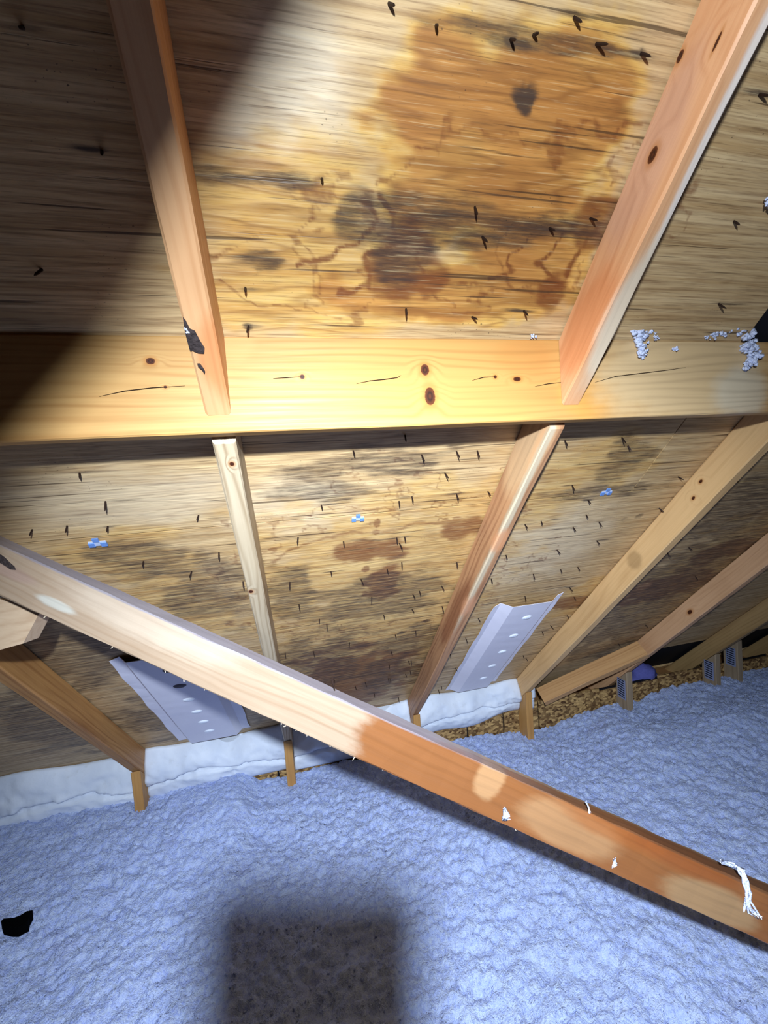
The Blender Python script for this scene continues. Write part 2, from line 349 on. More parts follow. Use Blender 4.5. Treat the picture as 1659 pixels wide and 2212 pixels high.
deck_root = tag(empty('ceiling', (0, YB, ZB)), 'sloping plywood roof deck with water stains, seen from inside the attic', None, None, 'structure')
YSEAM = 0.965
Yt, Ye = -0.35, 2.36
panels = [   # x0, x1, y0, y1, resolution in x and along the slope
    (-1.75, 0.928, Yt, YSEAM, 0.0045, 0.0034), (0.932, 2.95, 0.735, YSEAM, 0.010, 0.005), (1.122, 1.733, YSEAM + 0.003, 2.18, 0.010, 0.005), (1.737, 2.95, YSEAM + 0.003, 1.93, 0.012, 0.006),
    (1.03, 2.95, Yt, 0.731, 0.03, 0.02), (-1.75, 0.515, YSEAM + 0.003, 2.18, 0.006, 0.0036), (0.519, 1.118, YSEAM + 0.003, 2.18, 0.006, 0.0036), (2.954, 4.6, Yt, 1.95, 0.03, 0.02),
    (-1.75, 1.60, 2.184, Ye, 0.03, 0.03), (1.604, 4.6, 2.05 if False else 2.184, Ye, 0.03, 0.03), (-3.4, -1.754, Yt, Ye, 0.03, 0.03)]
panel_obs = []
rot_deck = Matrix(((1, 0, 0), (0, DWN.y, -NRM.y), (0, DWN.z, -NRM.z))).to_4x4()   # local: X, down-slope, outwards
TH = 0.0125
for (x0, x1, y0, y1, rx, ry) in panels:
    nxn = max(2, int((x1 - x0) / rx)); s0, s1 = 0.0, (y1 - y0) / math.cos(PITCH); nyn = max(2, int((s1 - s0) / ry))
    xs = np.linspace(x0, x1, nxn + 1); ss = np.linspace(s0, s1, nyn + 1)
    if x0 < -1.7 and rx < 0.01: xs = np.concatenate([np.linspace(x0, -0.95, 20)[:-1], np.arange(-0.95, x1 - rx / 2, rx), [x1]])
    if y0 == Yt and rx < 0.01:
        xs = np.concatenate([np.linspace(x0, -0.42, 30)[:-1], np.arange(-0.42, x1 - rx / 2, rx), [x1]])
        sk = (0.34 - y0) / math.cos(PITCH); ss = np.concatenate([np.linspace(0, sk, 20)[:-1], np.arange(sk, s1 - ry / 2, ry), [s1]])
    nxn = len(xs) - 1; nyn = len(ss) - 1
    GX, GS = np.meshgrid(xs, ss); GY = y0 + GS * math.cos(PITCH)
    lift = (fbm(GX * 3, GS * 3, 2, 4) - 0.5) * 0.002
    V = np.stack([GX - x0, GS, lift], -1).reshape(-1, 3)
    n0 = len(V); W_ = nxn + 1
    idx = np.arange(n0).reshape(nyn + 1, W_)
    Fq = np.stack([idx[:-1, :-1], idx[1:, :-1], idx[1:, 1:], idx[:-1, 1:]], -1).reshape(-1, 4).tolist()
    bord = list(idx[0, :]) + list(idx[1:, -1]) + list(idx[-1, -2::-1]) + list(idx[-2:0:-1, 0])
    top = [(V[i][0], V[i][1], TH) for i in bord]
    nb = len(bord)
    Fs = [(int(bord[i]), int(bord[(i + 1) % nb]), n0 + (i + 1) % nb, n0 + i) for i in range(nb)] + [tuple(range(n0, n0 + nb))]
    me = bpy.data.meshes.new('plywood_panel'); me.from_pydata(V.tolist() + top, [], Fq + Fs); me.update()
    me.materials.append(M_PLY)
    ca = me.color_attributes.new('stain', 'FLOAT_COLOR', 'POINT')
    msk = np.zeros((n0 + nb, 4)); msk[:n0] = deck_masks(GX, GY).reshape(-1, 4)
    ca.data.foreach_set('color', msk.ravel())
    mw = rot_deck.copy(); mw.translation = deck(x0, y0)
    o = ob('plywood_panel', me, None, deck_root, False, mw); panel_obs.append((o, x0, x1, y0, y1))
# felt beyond the open strip and along the joints
fl = [deck(-3.4, Yt, -0.0145), deck(4.6, Yt, -0.0145), deck(4.6, Ye, -0.0145), deck(-3.4, Ye, -0.0145)]
fl2 = [v - NRM * 0.002 for v in fl]
mk('roof_felt', fl + fl2, [(0, 1, 2, 3), (7, 6, 5, 4), (0, 4, 5, 1), (1, 5, 6, 2), (2, 6, 7, 3), (3, 7, 4, 0)], M_FELT, deck_root)

def nail_mesh():
    V = []; Fc = []; prof = [(-0.004, 0.0017), (0.012, 0.0016), (0.0155, 0.0012), (0.019, 0.0002)]
    for z, r in prof:
        for k in range(6): a = k * math.pi / 3; V.append((r * math.cos(a), r * math.sin(a), z))
    for i in range(3):
        for k in range(6): Fc.append((i * 6 + k, i * 6 + (k + 1) % 6, (i + 1) * 6 + (k + 1) % 6, (i + 1) * 6 + k))
    Fc.append((18, 19, 20, 21, 22, 23))
    me = bpy.data.meshes.new('nail'); me.from_pydata(V, [], Fc); me.materials.append(M_NAIL); me.update(); return me
NM = nail_mesh()
def add_nail(p, i):
    par = None
    for o, x0, x1, y0, y1 in panel_obs:
        if x0 <= p.x <= x1 and y0 <= p.y <= y1: par = o
    if par is None: return
    rd = random.Random(i)
    d = (NRM + Vector((rd.uniform(-.22, .22), rd.uniform(-.2, .2), rd.uniform(-.15, .15)))).normalized()
    m = d.to_track_quat('Z', 'Y').to_matrix().to_4x4(); m.translation = p
    o = bpy.data.objects.new('nail', NM); C.objects.link(o); s = rd.uniform(0.8, 1.25)
    o.parent = par; o.matrix_parent_inverse = par.matrix_world.inverted() if False else par.matrix_basis.inverted()
    o.matrix_basis = m @ Matrix.Diagonal((1.05, 1.05, s, 1))
for i, p in enumerate(nail_pts): add_nail(p, i)
rdn = random.Random(4)
for i in range(34):                      # the dim bays further right, and the one at far left
    b = rdn.choice(('E', 'F', 'G', 'Z0'))
    x = rdn.uniform(-1.2, -0.76) if b == 'Z0' else rdn.uniform(XR[b] + .03, XR[b] + .57)
    add_nail(deck(x, rdn.choice((1.05, 1.2, 1.35, 1.5, 1.65, 1.8)) + rdn.uniform(-.015, .015)), 500 + i)

M_CLIP = plain('blue_clip_metal', (112, 150, 214), 0.4, 0.5, 0.2, 0.15, 200)
M_CLIPW = plain('bright_clip_metal', (205, 215, 235), 0.35, 0.5, 0.3, 0.1, 200)
def clip(x, y, sc=1.0):
    c = empty('panel_clip', deck(x, y)); c.parent = deck_root; c.matrix_parent_inverse = deck_root.matrix_basis.inverted()
    c.matrix_basis = Matrix.Translation(deck(x, y)) @ rot_deck
    def bx(name, x0, x1, y0, y1, z0, z1, mat):
        V = [(a, b, d) for a in (x0, x1) for b in (y0, y1) for d in (z0, z1)]
        o = mk(name, V, [(0, 1, 3, 2), (4, 6, 7, 5), (0, 4, 5, 1), (2, 3, 7, 6), (0, 2, 6, 4), (1, 5, 7, 3)], mat)
        o.parent = c; return o
    k = 0.0001 * sc * 100
    e = 0.0055 * sc
    bx('clip_web', -2.6 * e, 2.6 * e, -0.4 * e, 1.6 * e, -0.0032, -0.0006, M_CLIPW)
    bx('clip_tab', -0.9 * e, 0.9 * e, -2.0 * e, -0.5 * e, -0.0048, -0.001, M_CLIP)
    bx('clip_tab', -2.7 * e, -0.9 * e, 0.1 * e, 1.9 * e, -0.0048, -0.001, M_CLIP)
    bx('clip_tab', 0.9 * e, 2.7 * e, 0.1 * e, 1.9 * e, -0.0048, -0.001, M_CLIP)
for u, v, s in ((773, 1117, 1.0), (210, 1170, 1.15), (1310, 1061, 1.1)):
    p = roof(u, v); clip(p.x, p.y, s)

# ------------------------------------------------------------------ header beam
bc = lambda x: Vector((x, YB + WID / 2, ZB - 0.1438 / 2 - 0.004))
BX0, BX1 = -1.7, 1.66
def bl_(u, v):                      # pixel on the beam's front face -> local coordinates along and across it
    p = onY(u, v, YB); return (p.x - BX0, -(p.z - (ZB - 0.0759)), 0)
def kn(u, v, ru, rv):
    c = bl_(u, v); e = bl_(u + ru, v); g = bl_(u, v + rv)
    return (c[0], c[1], -WID / 2, abs(e[0] - c[0]), abs(g[1] - c[1]), 0.01)
def st(u, v, ru, rv, rgb, amt):
    c = bl_(u, v); e = bl_(u + ru, v); g = bl_(u, v + rv)
    return (c[0], c[1], -WID / 2, abs(e[0] - c[0]), abs(g[1] - c[1]), 0.05, rgb, amt)
M_BEAM = wood('pale_pine_beam', (194, 150, 92), (152, 102, 50),
    stains=[st(1050, 800, 330, 140, (196, 142, 76), .7), st(1130, 770, 60, 50, (196, 134, 70), .6), st(510, 740, 40, 40, (216, 156, 96), .6), st(1270, 860, 60, 50, (214, 150, 70), .6), st(800, 925, 420, 16, (214, 160, 90), .6), st(1480, 800, 190, 130, (214, 184, 140), .75), st(1600, 850, 60, 60, (212, 204, 184), .5)],
    knots=[kn(918, 799, 9, 12), kn(929, 856, 11, 19), kn(653, 814, 5, 5), kn(1117, 819, 8, 5), kn(1070, 814, 3.5, 3.5), kn(1220, 825, 4, 5), kn(357, 836, 4, 3), kn(325, 780, 10, 7)], rough=0.52, spec=0.22, grain=1.3)
beam = tag(empty('header_beam', bc(BX0)), 'long pale pine header beam crossing the attic between upper and lower rafters', 'beam')
board('beam_timber', bc(BX0), bc(BX1), (0, 0, -1), 0.1438, WID, M_BEAM, beam, seg=30, wob=0.0006, seed=1)
M_DARK = plain('dark_crack', (40, 26, 16), 0.9, 0.1)
def crack(pts, parent, wdt=0.0006, nrm=Vector((0, -1, 0)), lift=0.0012):
    """a thin split in the timber, a sliver of dark wood along the pixels given (3D points)"""
    V = []; Fc = []; n = len(pts)
    for i, p in enumerate(pts):
        t = i / (n - 1); ww = wdt * (0.25 + math.sin(math.pi * t))
        q = p + nrm * lift; V += [q + Vector((0, 0, ww)), q - Vector((0, 0, ww)), q - nrm * 0.003]
    for i in range(n - 1):
        a = i * 3; b = a + 3
        Fc += [(a, b, b + 1, a + 1), (a + 1, b + 1, b + 2, a + 2), (a + 2, b + 2, b, a)]
    return mk('crack', V, Fc, M_DARK, parent)
for pl in ([(770,829),(800,823),(830,820),(858,816),(866,811)], [(590,818),(620,816),(648,814)], [(1020,822),(1045,815),(1068,814)], [(1155,835),(1185,829),(1218,826)],
           [(1285,826),(1330,813),(1390,806),(1440,800),(1480,794)], [(215,857),(270,845),(330,838),(400,834)]):
    crack([onY(u, v, YB) for u, v in pl], beam)

# ------------------------------------------------------------------ rafters
Zax = Vector((0, 0, 1))
def rafter(key, y0, y1, mat, label, seed, upper=False, wane=None, off=0.0):
    x = XR[key]
    e0 = deck(x, y0, DEP / 2 + 0.0015); e1 = deck(x, y1, DEP / 2 + 0.0015)
    r = tag(empty('rafter', e0), label, 'rafter', 'roof rafters') if upper else None
    # local Y = X axis of the world (thickness), local Z = deck normal side (depth); ends cut plumb
    b = board('rafter_timber' if upper else 'rafter', e0, e1, (1, 0, 0), WID, DEP, mat, r, seg=22, wob=0.0007, ch=0.003, cut0=1.0, cut1=1.0, cutaxis=2, seed=seed, wane=wane)
    if not upper: tag(b, label, 'rafter', 'roof rafters')
    return r, b
def rl(key, y0, u, v, plane='U'):        # pixel -> local coordinates of a rafter
    x = XR[key]; e0 = deck(x, y0, DEP / 2 + 0.0015)
    p = roof(u, v, DEP) if plane == 'U' else onX(u, v, x + (WID / 2 if plane == 'R' else -WID / 2))
    d = p - e0
    return d.dot(DWN), d.dot(Vector((1, 0, 0))), d.dot(Vector(DWN).cross(Vector((1, 0, 0))))
UY0, UY1 = -0.32, YB + 0.0300
LY0 = YB + WID + 0.0320
def S(key, y0, u, v, rx, rgb, amt, plane='U', ry=0.03, rz=0.03):
    c = rl(key, y0, u, v, plane); return (*c, rx, ry, rz, rgb, amt)
M_RA = wood('tan_rafter_upper', (206, 156, 110), (182, 126, 80), knots=[], stains=[S('A', UY0, 445, 800, .05, (190, 150, 104), .5), S('A', UY0, 478, 780, .06, (196, 116, 62), .6, 'R')], seed=2.1)
M_RB = wood('orange_rafter_upper', (222, 168, 122), (192, 126, 80), grain=.9, stains=[S('B', UY0, 1270, 700, .09, (206, 122, 68), .55, 'L', .02, .05), S('B', UY0, 1400, 350, .10, (208, 160, 132), .6, 'L', .02, .04), S('B', UY0, 1560, 250, .16, (232, 218, 204), .85, 'U', .012, .02), S('B', UY0, 1340, 690, .12, (222, 204, 176), .8, 'U', .03, .012)],
    knots=[(*rl('B', UY0, 1410, 335, 'L'), .009, .01, .006), (*rl('B', UY0, 1470, 122, 'L'), .006, .01, .004), (*rl('B', UY0, 1550, 90, 'L'), .008, .01, .002), (*rl('B', UY0, 1607, 130, 'L'), .006, .01, .003)], seed=4.4)
M_RC = wood('weathered_rafter', (196, 176, 146), (146, 120, 88), knots=[(*rl('A', LY0, 501, 1001), .0045, .004, .01), (*rl('A', LY0, 542, 1277), .006, .005, .01)], grain=1.6, seed=6.3)
M_RD = wood('reddish_rafter', (188, 140, 100), (122, 74, 48), grain=1.4, stains=[S('B', LY0, 1130, 980, .12, (204, 166, 124), .8, 'L', .03, .05), S('B', LY0, 1175, 950, .10, (222, 170, 122), .7, 'L', .02, .02), S('B', LY0, 980, 1330, .22, (120, 64, 40), .65, 'L', .03, .03), S('B', LY0, 1090, 1140, .5, (206, 188, 158), .85, 'U', .010, .012), S('B', LY0, 1080, 1170, .05, (216, 150, 104), .8, 'U', .02, .02), S('B', LY0, 1010, 1310, .06, (206, 146, 108), .7, 'U', .02, .02)], seed=8.9)
M_RE = wood('smooth_tan_rafter', (220, 178, 124), (186, 140, 88), grain=0.7, knots=[(*rl('E', LY0, 1513, 1040, 'L'), .006, .01, .004), (*rl('E', LY0, 1497, 1076, 'L'), .006, .01, .004)], stains=[S('E', LY0, 1370, 1210, .035, (150, 116, 74), .55, 'L', .03, .03)], seed=11.2)
M_RF = wood('brown_rafter', (212, 166, 124), (170, 122, 80), grain=0.7, knots=[(*rl('F', LY0, 1490, 1322, 'L'), .014, .01, .008)], seed=13.5)
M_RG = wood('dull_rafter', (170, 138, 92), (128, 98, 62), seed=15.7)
M_RZ = wood('orange_brown_rafter', (186, 136, 80), (132, 80, 38), stains=[S('Z', LY0, 200, 1580, .3, (134, 84, 42), .55, 'U', .014, .02)], seed=17.7)

def wane_b(t, j):                       # bark edge on the downhill half of the right rafter's lower right arris
    k = max(0, math.sin(t * 9.5 + .7)) * 0.004 if j in (4, 5) else 0
    return (-k, -k * .6) if k else (0, 0)
ra, ra_t = rafter('A', UY0, UY1, M_RA, 'light tan rafter above the beam with a black bark patch near its lower end', 1, upper=True)
rafter('B', UY0, UY1, M_RB, 'orange-tan rafter above the beam with a whitish lower edge, right of the stained bay', 2, wane=wane_b)
rafter('Z', LY0, 2.28, M_RZ, 'orange-brown rafter at lower left, passing behind the diagonal brace to the foam', 3)
rafter('A', LY0, 2.28, M_RC, 'greyish weathered rafter below the beam with small dark knots on its underside', 4)
rafter('B', LY0, 2.28, M_RD, 'reddish-brown rafter with a pale rough edge, left of the right-hand vent chute', 5, wane=wane_b)
rafter('E', LY0, 2.28, M_RE, 'smooth tan rafter just right of the right-hand vent chute', 6)
rafter('F', LY0, 2.28, M_RF, 'brown rafter meeting the short slanting block, second from the right-hand chute', 7)
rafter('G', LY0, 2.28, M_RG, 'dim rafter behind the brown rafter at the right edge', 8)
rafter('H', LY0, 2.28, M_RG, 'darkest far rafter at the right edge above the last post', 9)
rafter('I', LY0, 2.28, M_RG, 'farthest rafter beyond the last post', 10)

# black bark patch and a gouge on the upper left rafter's underside
M_BARK = NT('black_bark'); _n = M_BARK.noise(M_BARK.coord(), 180, 4); M_BARK = M_BARK.done(M_BARK.mix(_n, s2l((18, 14, 14)), s2l((74, 62, 60))), 0.85, M_BARK.bump(_n, 0.8, 0.004), 0.2)
def patch(name, px, off, mat, parent, bulge=0.002, n=None):
    pts = [roof(u, v, DEP + 0.0025) for u, v in px]; c = sum(pts, Vector()) / len(pts)
    V = [p + NRM * 0.0003 for p in pts] + [c + (p - c) * 0.72 + NRM * bulge * random.uniform(.5, 1) for p in pts] + [c + NRM * bulge] + [p - NRM * 0.003 for p in pts]
    k = len(pts); Fc = []
    for i in range(k):
        j = (i + 1) % k
        Fc += [(i, j, k + j, k + i), (k + i, k + j, 2 * k), (2 * k + 1 + i, 2 * k + 1 + j, j, i)]
    return mk(name, V, Fc, mat, parent)
patch('bark_patch', [(395,686),(401,692),(410,710),(421,715),(432,736),(442,752),(441,764),(428,763),(416,758),(410,757),(404,735),(399,715)], 0, M_BARK, ra)
patch('gouge', [(426,786),(432,786),(438,794),(443,803),(442,808),(437,800),(428,793)], 0, M_BARK, ra, 0.001)

# ------------------------------------------------------------------ eave: heel posts, OSB wall, foam, vent chutes
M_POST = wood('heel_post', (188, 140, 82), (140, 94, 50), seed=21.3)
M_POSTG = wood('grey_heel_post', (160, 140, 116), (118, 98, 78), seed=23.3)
M_PLATE = plain('galvanised_plate', (150, 160, 200), 0.45, 0.5, 0.3, 0.15, 120)
M_SLOT = plain('plate_slot', (26, 26, 36), 0.8, 0.2)
def under(y): return ZB - (y - YB) - (DEP + 0.0015) / math.cos(PITCH) - 0.004
PL = {'Z': 'short orange-brown heel post under the lower left rafter beside white foam', 'A': 'thin orange heel post partly below the diagonal brace beside dark board',
      'B': 'heel post behind the diagonal brace under the reddish rafter', 'E': 'orange heel post in front of the chip board, between foam and open bay',
      'F': 'grey heel post with striped metal plate under the slanting block', 'G': 'grey heel post with striped metal plate near the right edge', 'H': 'far right heel post with striped metal plate, at the picture edge'}
for i, k in enumerate(('Z', 'A', 'B', 'E', 'F', 'G', 'H')):
    x = XR[k] if k != 'H' else 2.51; yc = YPOST + DEP / 2; zt = under(yc) + (0.055 if k == 'H' else 0)
    r = tag(empty('heel_post', (x, yc, 0.0)), PL[k], 'post', 'heel posts') if k in 'FGH' else None
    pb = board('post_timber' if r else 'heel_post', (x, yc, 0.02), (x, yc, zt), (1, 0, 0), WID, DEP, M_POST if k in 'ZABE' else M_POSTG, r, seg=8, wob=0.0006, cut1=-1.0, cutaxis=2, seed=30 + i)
    if not r: tag(pb, PL[k], 'post', 'heel posts')
    if k in 'FGH':
        xs = x - WID / 2 - 0.0015; z1 = zt - 0.01; z0 = z1 - 0.11; y0 = YPOST + 0.012; y1 = y0 + 0.055
        V = [(a, b, c) for a in (xs - 0.0012, xs + 0.001) for b in (y0, y1) for c in (z0, z1)]
        pl = mk('truss_plate', V, [(0, 1, 3, 2), (4, 6, 7, 5), (0, 4, 5, 1), (2, 3, 7, 6), (0, 2, 6, 4), (1, 5, 7, 3)], M_PLATE, r)
        for q in range(8):
            zz = z0 + 0.008 + q * 0.0132; a = xs - 0.002
            Vs = [(a, y0 + .006, zz), (a, y1 - .006, zz + .003), (a, y1 - .006, zz + .0085), (a, y0 + .006, zz + .0055)]
            Vs += [(v[0] + 0.0015, v[1], v[2]) for v in Vs]
            mk('plate_slot', Vs, [(0, 1, 2, 3), (7, 6, 5, 4), (0, 4, 5, 1), (1, 5, 6, 2), (2, 6, 7, 3), (3, 7, 4, 0)], M_SLOT, pl)

def osb_mat():
    N = NT('chip_board'); P = N.coord()
    nd = N.n('ShaderNodeTexVoronoi', feature='F1'); N.put(nd.inputs['Vector'], N.vmath('ADD', N.vmath('MULTIPLY', P, (1, 1, 1.6)), N.vmath('MULTIPLY', N.n('ShaderNodeTexNoise').outputs[1], (0, 0, 0)))); nd.inputs['Scale'].default_value = 62
    sc = N.n('ShaderNodeSeparateColor'); N.put(sc.inputs[0], nd.outputs['Color'])
    col = N.mix(sc.outputs[0], s2l((88, 58, 32)), s2l((206, 168, 110)))
    col = N.mix(N.ramp(sc.outputs[1], 0.7, 0.9, 0, 0.8), col, s2l((66, 42, 24)))
    nz = N.noise(N.vmath('MULTIPLY', P, (40, 40, 160)), 1.0, 3)
    col = N.mix(N.ramp(nz, .4, .7, 0, .35), col, s2l((110, 76, 44)))
    return N.done(col, 0.7, N.bump(sc.outputs[2], 0.5, 0.002), 0.25)
M_OSB = osb_mat()
YW = YPOST + DEP + 0.003
wallr = tag(empty('wall_back', (0, YW, 0.0)), 'low strand board wall at the eave behind the heel posts', None, None, 'structure')
gx = [-3.3, -1.4, -0.9, -0.48, -0.15, 0.22, 0.60, 0.806, 1.013, 1.222, 1.613, 2.012, 2.226, 2.52, 2.845, 3.3, 4.4]
for a, b in zip(gx[:-1], gx[1:]):
    zt = 0.372 + 0.01 * math.sin(a * 7)
    V = [(x, y, z) for x in (a + 0.0045, b - 0.0045) for y in (YW, YW + 0.011) for z in (0.0, zt)]
    mk('strand_board', V, [(0, 1, 3, 2), (4, 6, 7, 5), (0, 4, 5, 1), (2, 3, 7, 6), (0, 2, 6, 4), (1, 5, 7, 3)], M_OSB, wallr)
V = [(x, y, z) for x in (-3.3, 4.4) for y in (YW + 0.014, YW + 0.03) for z in (0.0, 0.365)]
BOXF = [(0, 1, 3, 2), (4, 6, 7, 5), (0, 4, 5, 1), (2, 3, 7, 6), (0, 2, 6, 4), (1, 5, 7, 3)]
mk('wall_paper', V, BOXF, M_FELT, wallr)
# closed eave overhang beyond the wall, and the attic floor
V = [(x, y, z) for x in (-3.3, 4.4) for y in (YW + 0.05, Ye + 0.06) for z in (0.255, 0.267)]
tag(mk('trim_1', V, BOXF, M_PLYEDGE), 'dark soffit board beyond the eave wall', None, None, 'structure')
V = [(x, y, z) for x in (-3.3, 4.4) for y in (Ye + 0.02, Ye + 0.04) for z in (0.255, 0.38)]
tag(mk('trim_2', V, BOXF, M_PLYEDGE), 'dark fascia board closing the eave', None, None, 'structure')
V = [(x, y, z) for x in (-3.3, 4.4) for y in (-2.0, YW) for z in (-0.02, 0.0)]
tag(mk('floor', V, BOXF, plain('ceiling_board', (120, 112, 104))), 'attic floor boards under the insulation', None, None, 'structure')

# spray foam: one lumpy bead per bay
def foam_mat():
    N = NT('white_spray_foam'); P = N.coord(); nz = N.noise(P, 38, 4); big = N.noise(P, 9, 2)
    col = N.mix(big, s2l((196, 206, 226)), s2l((228, 232, 240)))
    col = N.mix(N.ramp(nz, .55, .8, 0, .3), col, s2l((176, 178, 180)))
    return N.done(col, 0.5, N.bump(nz, 0.35, 0.004), 0.3)
M_FOAM = foam_mat()
def foam(x0, x1, label, prof_top, z_bot, seed, front=0.02):
    """prof_top(t): how far down the slope (y on the deck) the bead starts; runs down to z_bot in front of the wall"""
    nu, nv = int((x1 - x0) / 0.009), 30
    T = np.linspace(0, 1, nu + 1); Sv = np.linspace(0, 1, nv + 1); V = []
    for i, t in enumerate(T):
        x = x0 + t * (x1 - x0); yt = prof_top(t) ; top = deck(x, yt, 0.0015)
        zb = z_bot(t) if callable(z_bot) else z_bot
        bot = Vector((x, YW - 0.012, zb))
        for s in Sv:
            p = top.lerp(bot, s)
            bul = 0.030 * math.sin(math.pi * min(1, s * 1.02)) ** 0.7 + front * s * (1 - s)
            f1 = fbm(np.array([x * 9 + seed]), np.array([s * 2.5]), 3, seed)[0] - 0.5
            lap = 0.026 * max(0, 1 - abs(s - 0.62 - 0.10 * math.sin(x * 9 + seed) - 0.12 * f1) / 0.05) ** 1.0
            f2 = fbm(np.array([x * 45 + seed]), np.array([s * 9.0]), 3, seed + 3)[0] - 0.5
            bul += (0.045 * f1 + 0.014 * f2) * math.sin(math.pi * s) - lap
            V.append((p.x, p.y - bul * 0.8, p.z - bul * 0.25))
    W2 = nv + 1; n0 = len(V); Fc = []
    for i in range(nu):
        for j in range(nv):
            a = i * W2 + j; Fc.append((a, a + 1, a + W2 + 1, a + W2))
    # thickness: the back lies against deck and wall
    back = []
    for i, t in enumerate(T):
        x = x0 + t * (x1 - x0); yt = prof_top(t)
        back.append(deck(x, YW + 0.02, 0.0015)); back.append(Vector((x, YW - 0.002, z_bot(t) if callable(z_bot) else z_bot)))
    for b_ in back: V.append(tuple(b_))
    for i in range(nu):
        a = n0 + 2 * i
        Fc += [(a, a + 2, a + 3, a + 1), (i * W2, (i + 1) * W2, a + 2, a), (i * W2 + nv, a + 1, a + 3, (i + 1) * W2 + nv)]
    Fc.append(tuple([j for j in range(nv + 1)] + [n0 + 1, n0])); Fc.append(tuple([nu * W2 + j for j in range(nv, -1, -1)] + [n0 + 2 * nu, n0 + 2 * nu + 1]))
    o = mk('spray_foam', V, Fc, M_FOAM, None, True)
    bm = bmesh.new(); bm.from_mesh(o.data); bmesh.ops.recalc_face_normals(bm, faces=bm.faces); bm.to_mesh(o.data); bm.free()
    return tag(o, label, 'spray foam', 'spray foam along the eave')
hw = WID / 2 + 0.001
wv = lambda s, a=0.012: (lambda t: a * math.sin(t * 7 + s) + a * .6 * math.sin(t * 17 + s * 2))
w1, w2, w3, w4 = wv(1), wv(2.2), wv(3.4), wv(4.1)
foam(-1.6, XR['Z'] - hw, 'broad white spray foam band left of the lower left rafter', lambda t: 1.945 + w1(t) + 0.03 * t, 0.30, 1, 0.05)
foam(XR['Z'] + hw, XR['A'] - hw, 'white spray foam sealing the foot of the left vent chute', lambda t: 1.965 + w2(t) - 0.02 * math.cos(t * 6.3), lambda t: 0.315 - 0.0 * t, 2, 0.04)
foam(XR['A'] + hw, XR['B'] - hw, 'white spray foam mostly hidden behind the diagonal brace', lambda t: 1.975 + w3(t), 0.30, 3, 0.02)
foam(XR['B'] + hw, XR['E'] - hw, 'white spray foam sealing the foot of the right vent chute', lambda t: 1.962 + w4(t) * .7, lambda t: 0.325 + 0.035 * t + 0.012 * math.sin(t * 9), 4, 0.03)
foam(XR['E'] + hw, XR['E'] + hw + 0.050, 'small white foam scrap just right of the orange heel post', lambda t: 1.955, 0.355, 5, 0.0)

# vent chutes (rafter baffles)
def chute_mat(seed):
    N = NT('white_vent_plastic'); nz = N.noise(N.coord(), 120, 3); big = N.noise(N.coord(), 7, 2)
    col = N.mix(big, s2l((212, 208, 222)), s2l((228, 224, 234)))
    return N.done(col, N.ramp(nz, .3, .7, .3, .45), N.bump(nz, 0.06, 0.001), 0.4)
M_CHUTE = chute_mat(0); M_DIMP = plain('bright_dimple_plastic', (240, 244, 255), 0.3, 0.5, 0, .03)
M_DIMD = plain('shaded_dimple_plastic', (104, 100, 106), 0.8, 0.1, 0, .1)  # shade on two dimples, put into their colour
def chute(xs, y0, y1, label, holes, hx, seed, dark=()):
    """xs: flange, wall foot, panel left, panel right, wall foot, flange"""
    hts = [0.004, 0.0035, 0.0255, 0.0255, 0.004, 0.004]; n = 26
    r = tag(empty('vent_chute', deck((xs[0] + xs[-1]) / 2, y0)), label, 'vent chute', 'vent chutes between rafters')
    V = []; Fc = []; k = len(xs)
    for layer in (0, 1):
        for i in range(n + 1):
            y = y0 + (y1 - y0) * i / n
            for j in range(k):
                wob = 0.0022 * math.sin(i * .8 + j * 2 + seed) if j in (0, k - 1) else 0.0006 * math.sin(i * 1.7 + j + seed)
                yy = y + (0.012 * (1 if j in (0,) else 0) - 0.012 * (j == k - 1) if i == 0 else 0)
                V.append(deck(xs[j] + (wob if j in (0, k - 1) else 0), yy, hts[j] + abs(wob) - 0.0013 * layer))
    o = (n + 1) * k
    for i in range(n):
        for j in range(k - 1):
            a = i * k + j; Fc.append((a, a + 1, a + k + 1, a + k)); Fc.append((o + a, o + a + k, o + a + k + 1, o + a + 1))
        Fc.append((i * k, (i + 1) * k, o + (i + 1) * k, o + i * k)); Fc.append((i * k + k - 1, o + i * k + k - 1, o + (i + 1) * k + k - 1, (i + 1) * k + k - 1))
    for j in range(k - 1):
        Fc.append((j, o + j, o + j + 1, j + 1)); a = n * k + j; Fc.append((a, a + 1, o + a + 1, o + a))
    sh = mk('channel', V, Fc, M_CHUTE, r)
    for y in holes:                            # pressed oval dimples
        cx = hx; ax, ay = 0.021, 0.0150; Vd = []; Fd = []; m = 14
        for ri, (rr, hh) in enumerate(((1.0, 0.0), (0.8, 0.003), (0.4, 0.0042))):
            for q in range(m):
                a = q * 2 * math.pi / m
                Vd.append(deck(cx + ax * rr * math.cos(a), y + ay * rr * math.sin(a) * math.cos(PITCH), 0.0256 + hh))
        for ri in range(2):
            for q in range(m): Fd.append((ri * m + q, ri * m + (q + 1) % m, (ri + 1) * m + (q + 1) % m, (ri + 1) * m + q))
        Fd.append(tuple(2 * m + q for q in range(m)))
        mk('dimple', Vd, Fd, M_DIMP if y not in dark else M_DIMD, r, True)
    return r
chute([-0.548, -0.515, -0.494, -0.306, -0.284, -0.250], 1.335, 1.925, 'white ribbed vent chute behind the diagonal brace at left', [1.40, 1.49, 1.58, 1.67, 1.755, 1.84], -0.40, 1, (1.40, 1.49))
chute([0.690, 0.712, 0.752, 0.910, 0.945, 0.962], 1.345, 1.93, 'white vent chute with oval dimples in the right-hand bay', [1.415, 1.52, 1.625, 1.73, 1.83], 0.845, 2)

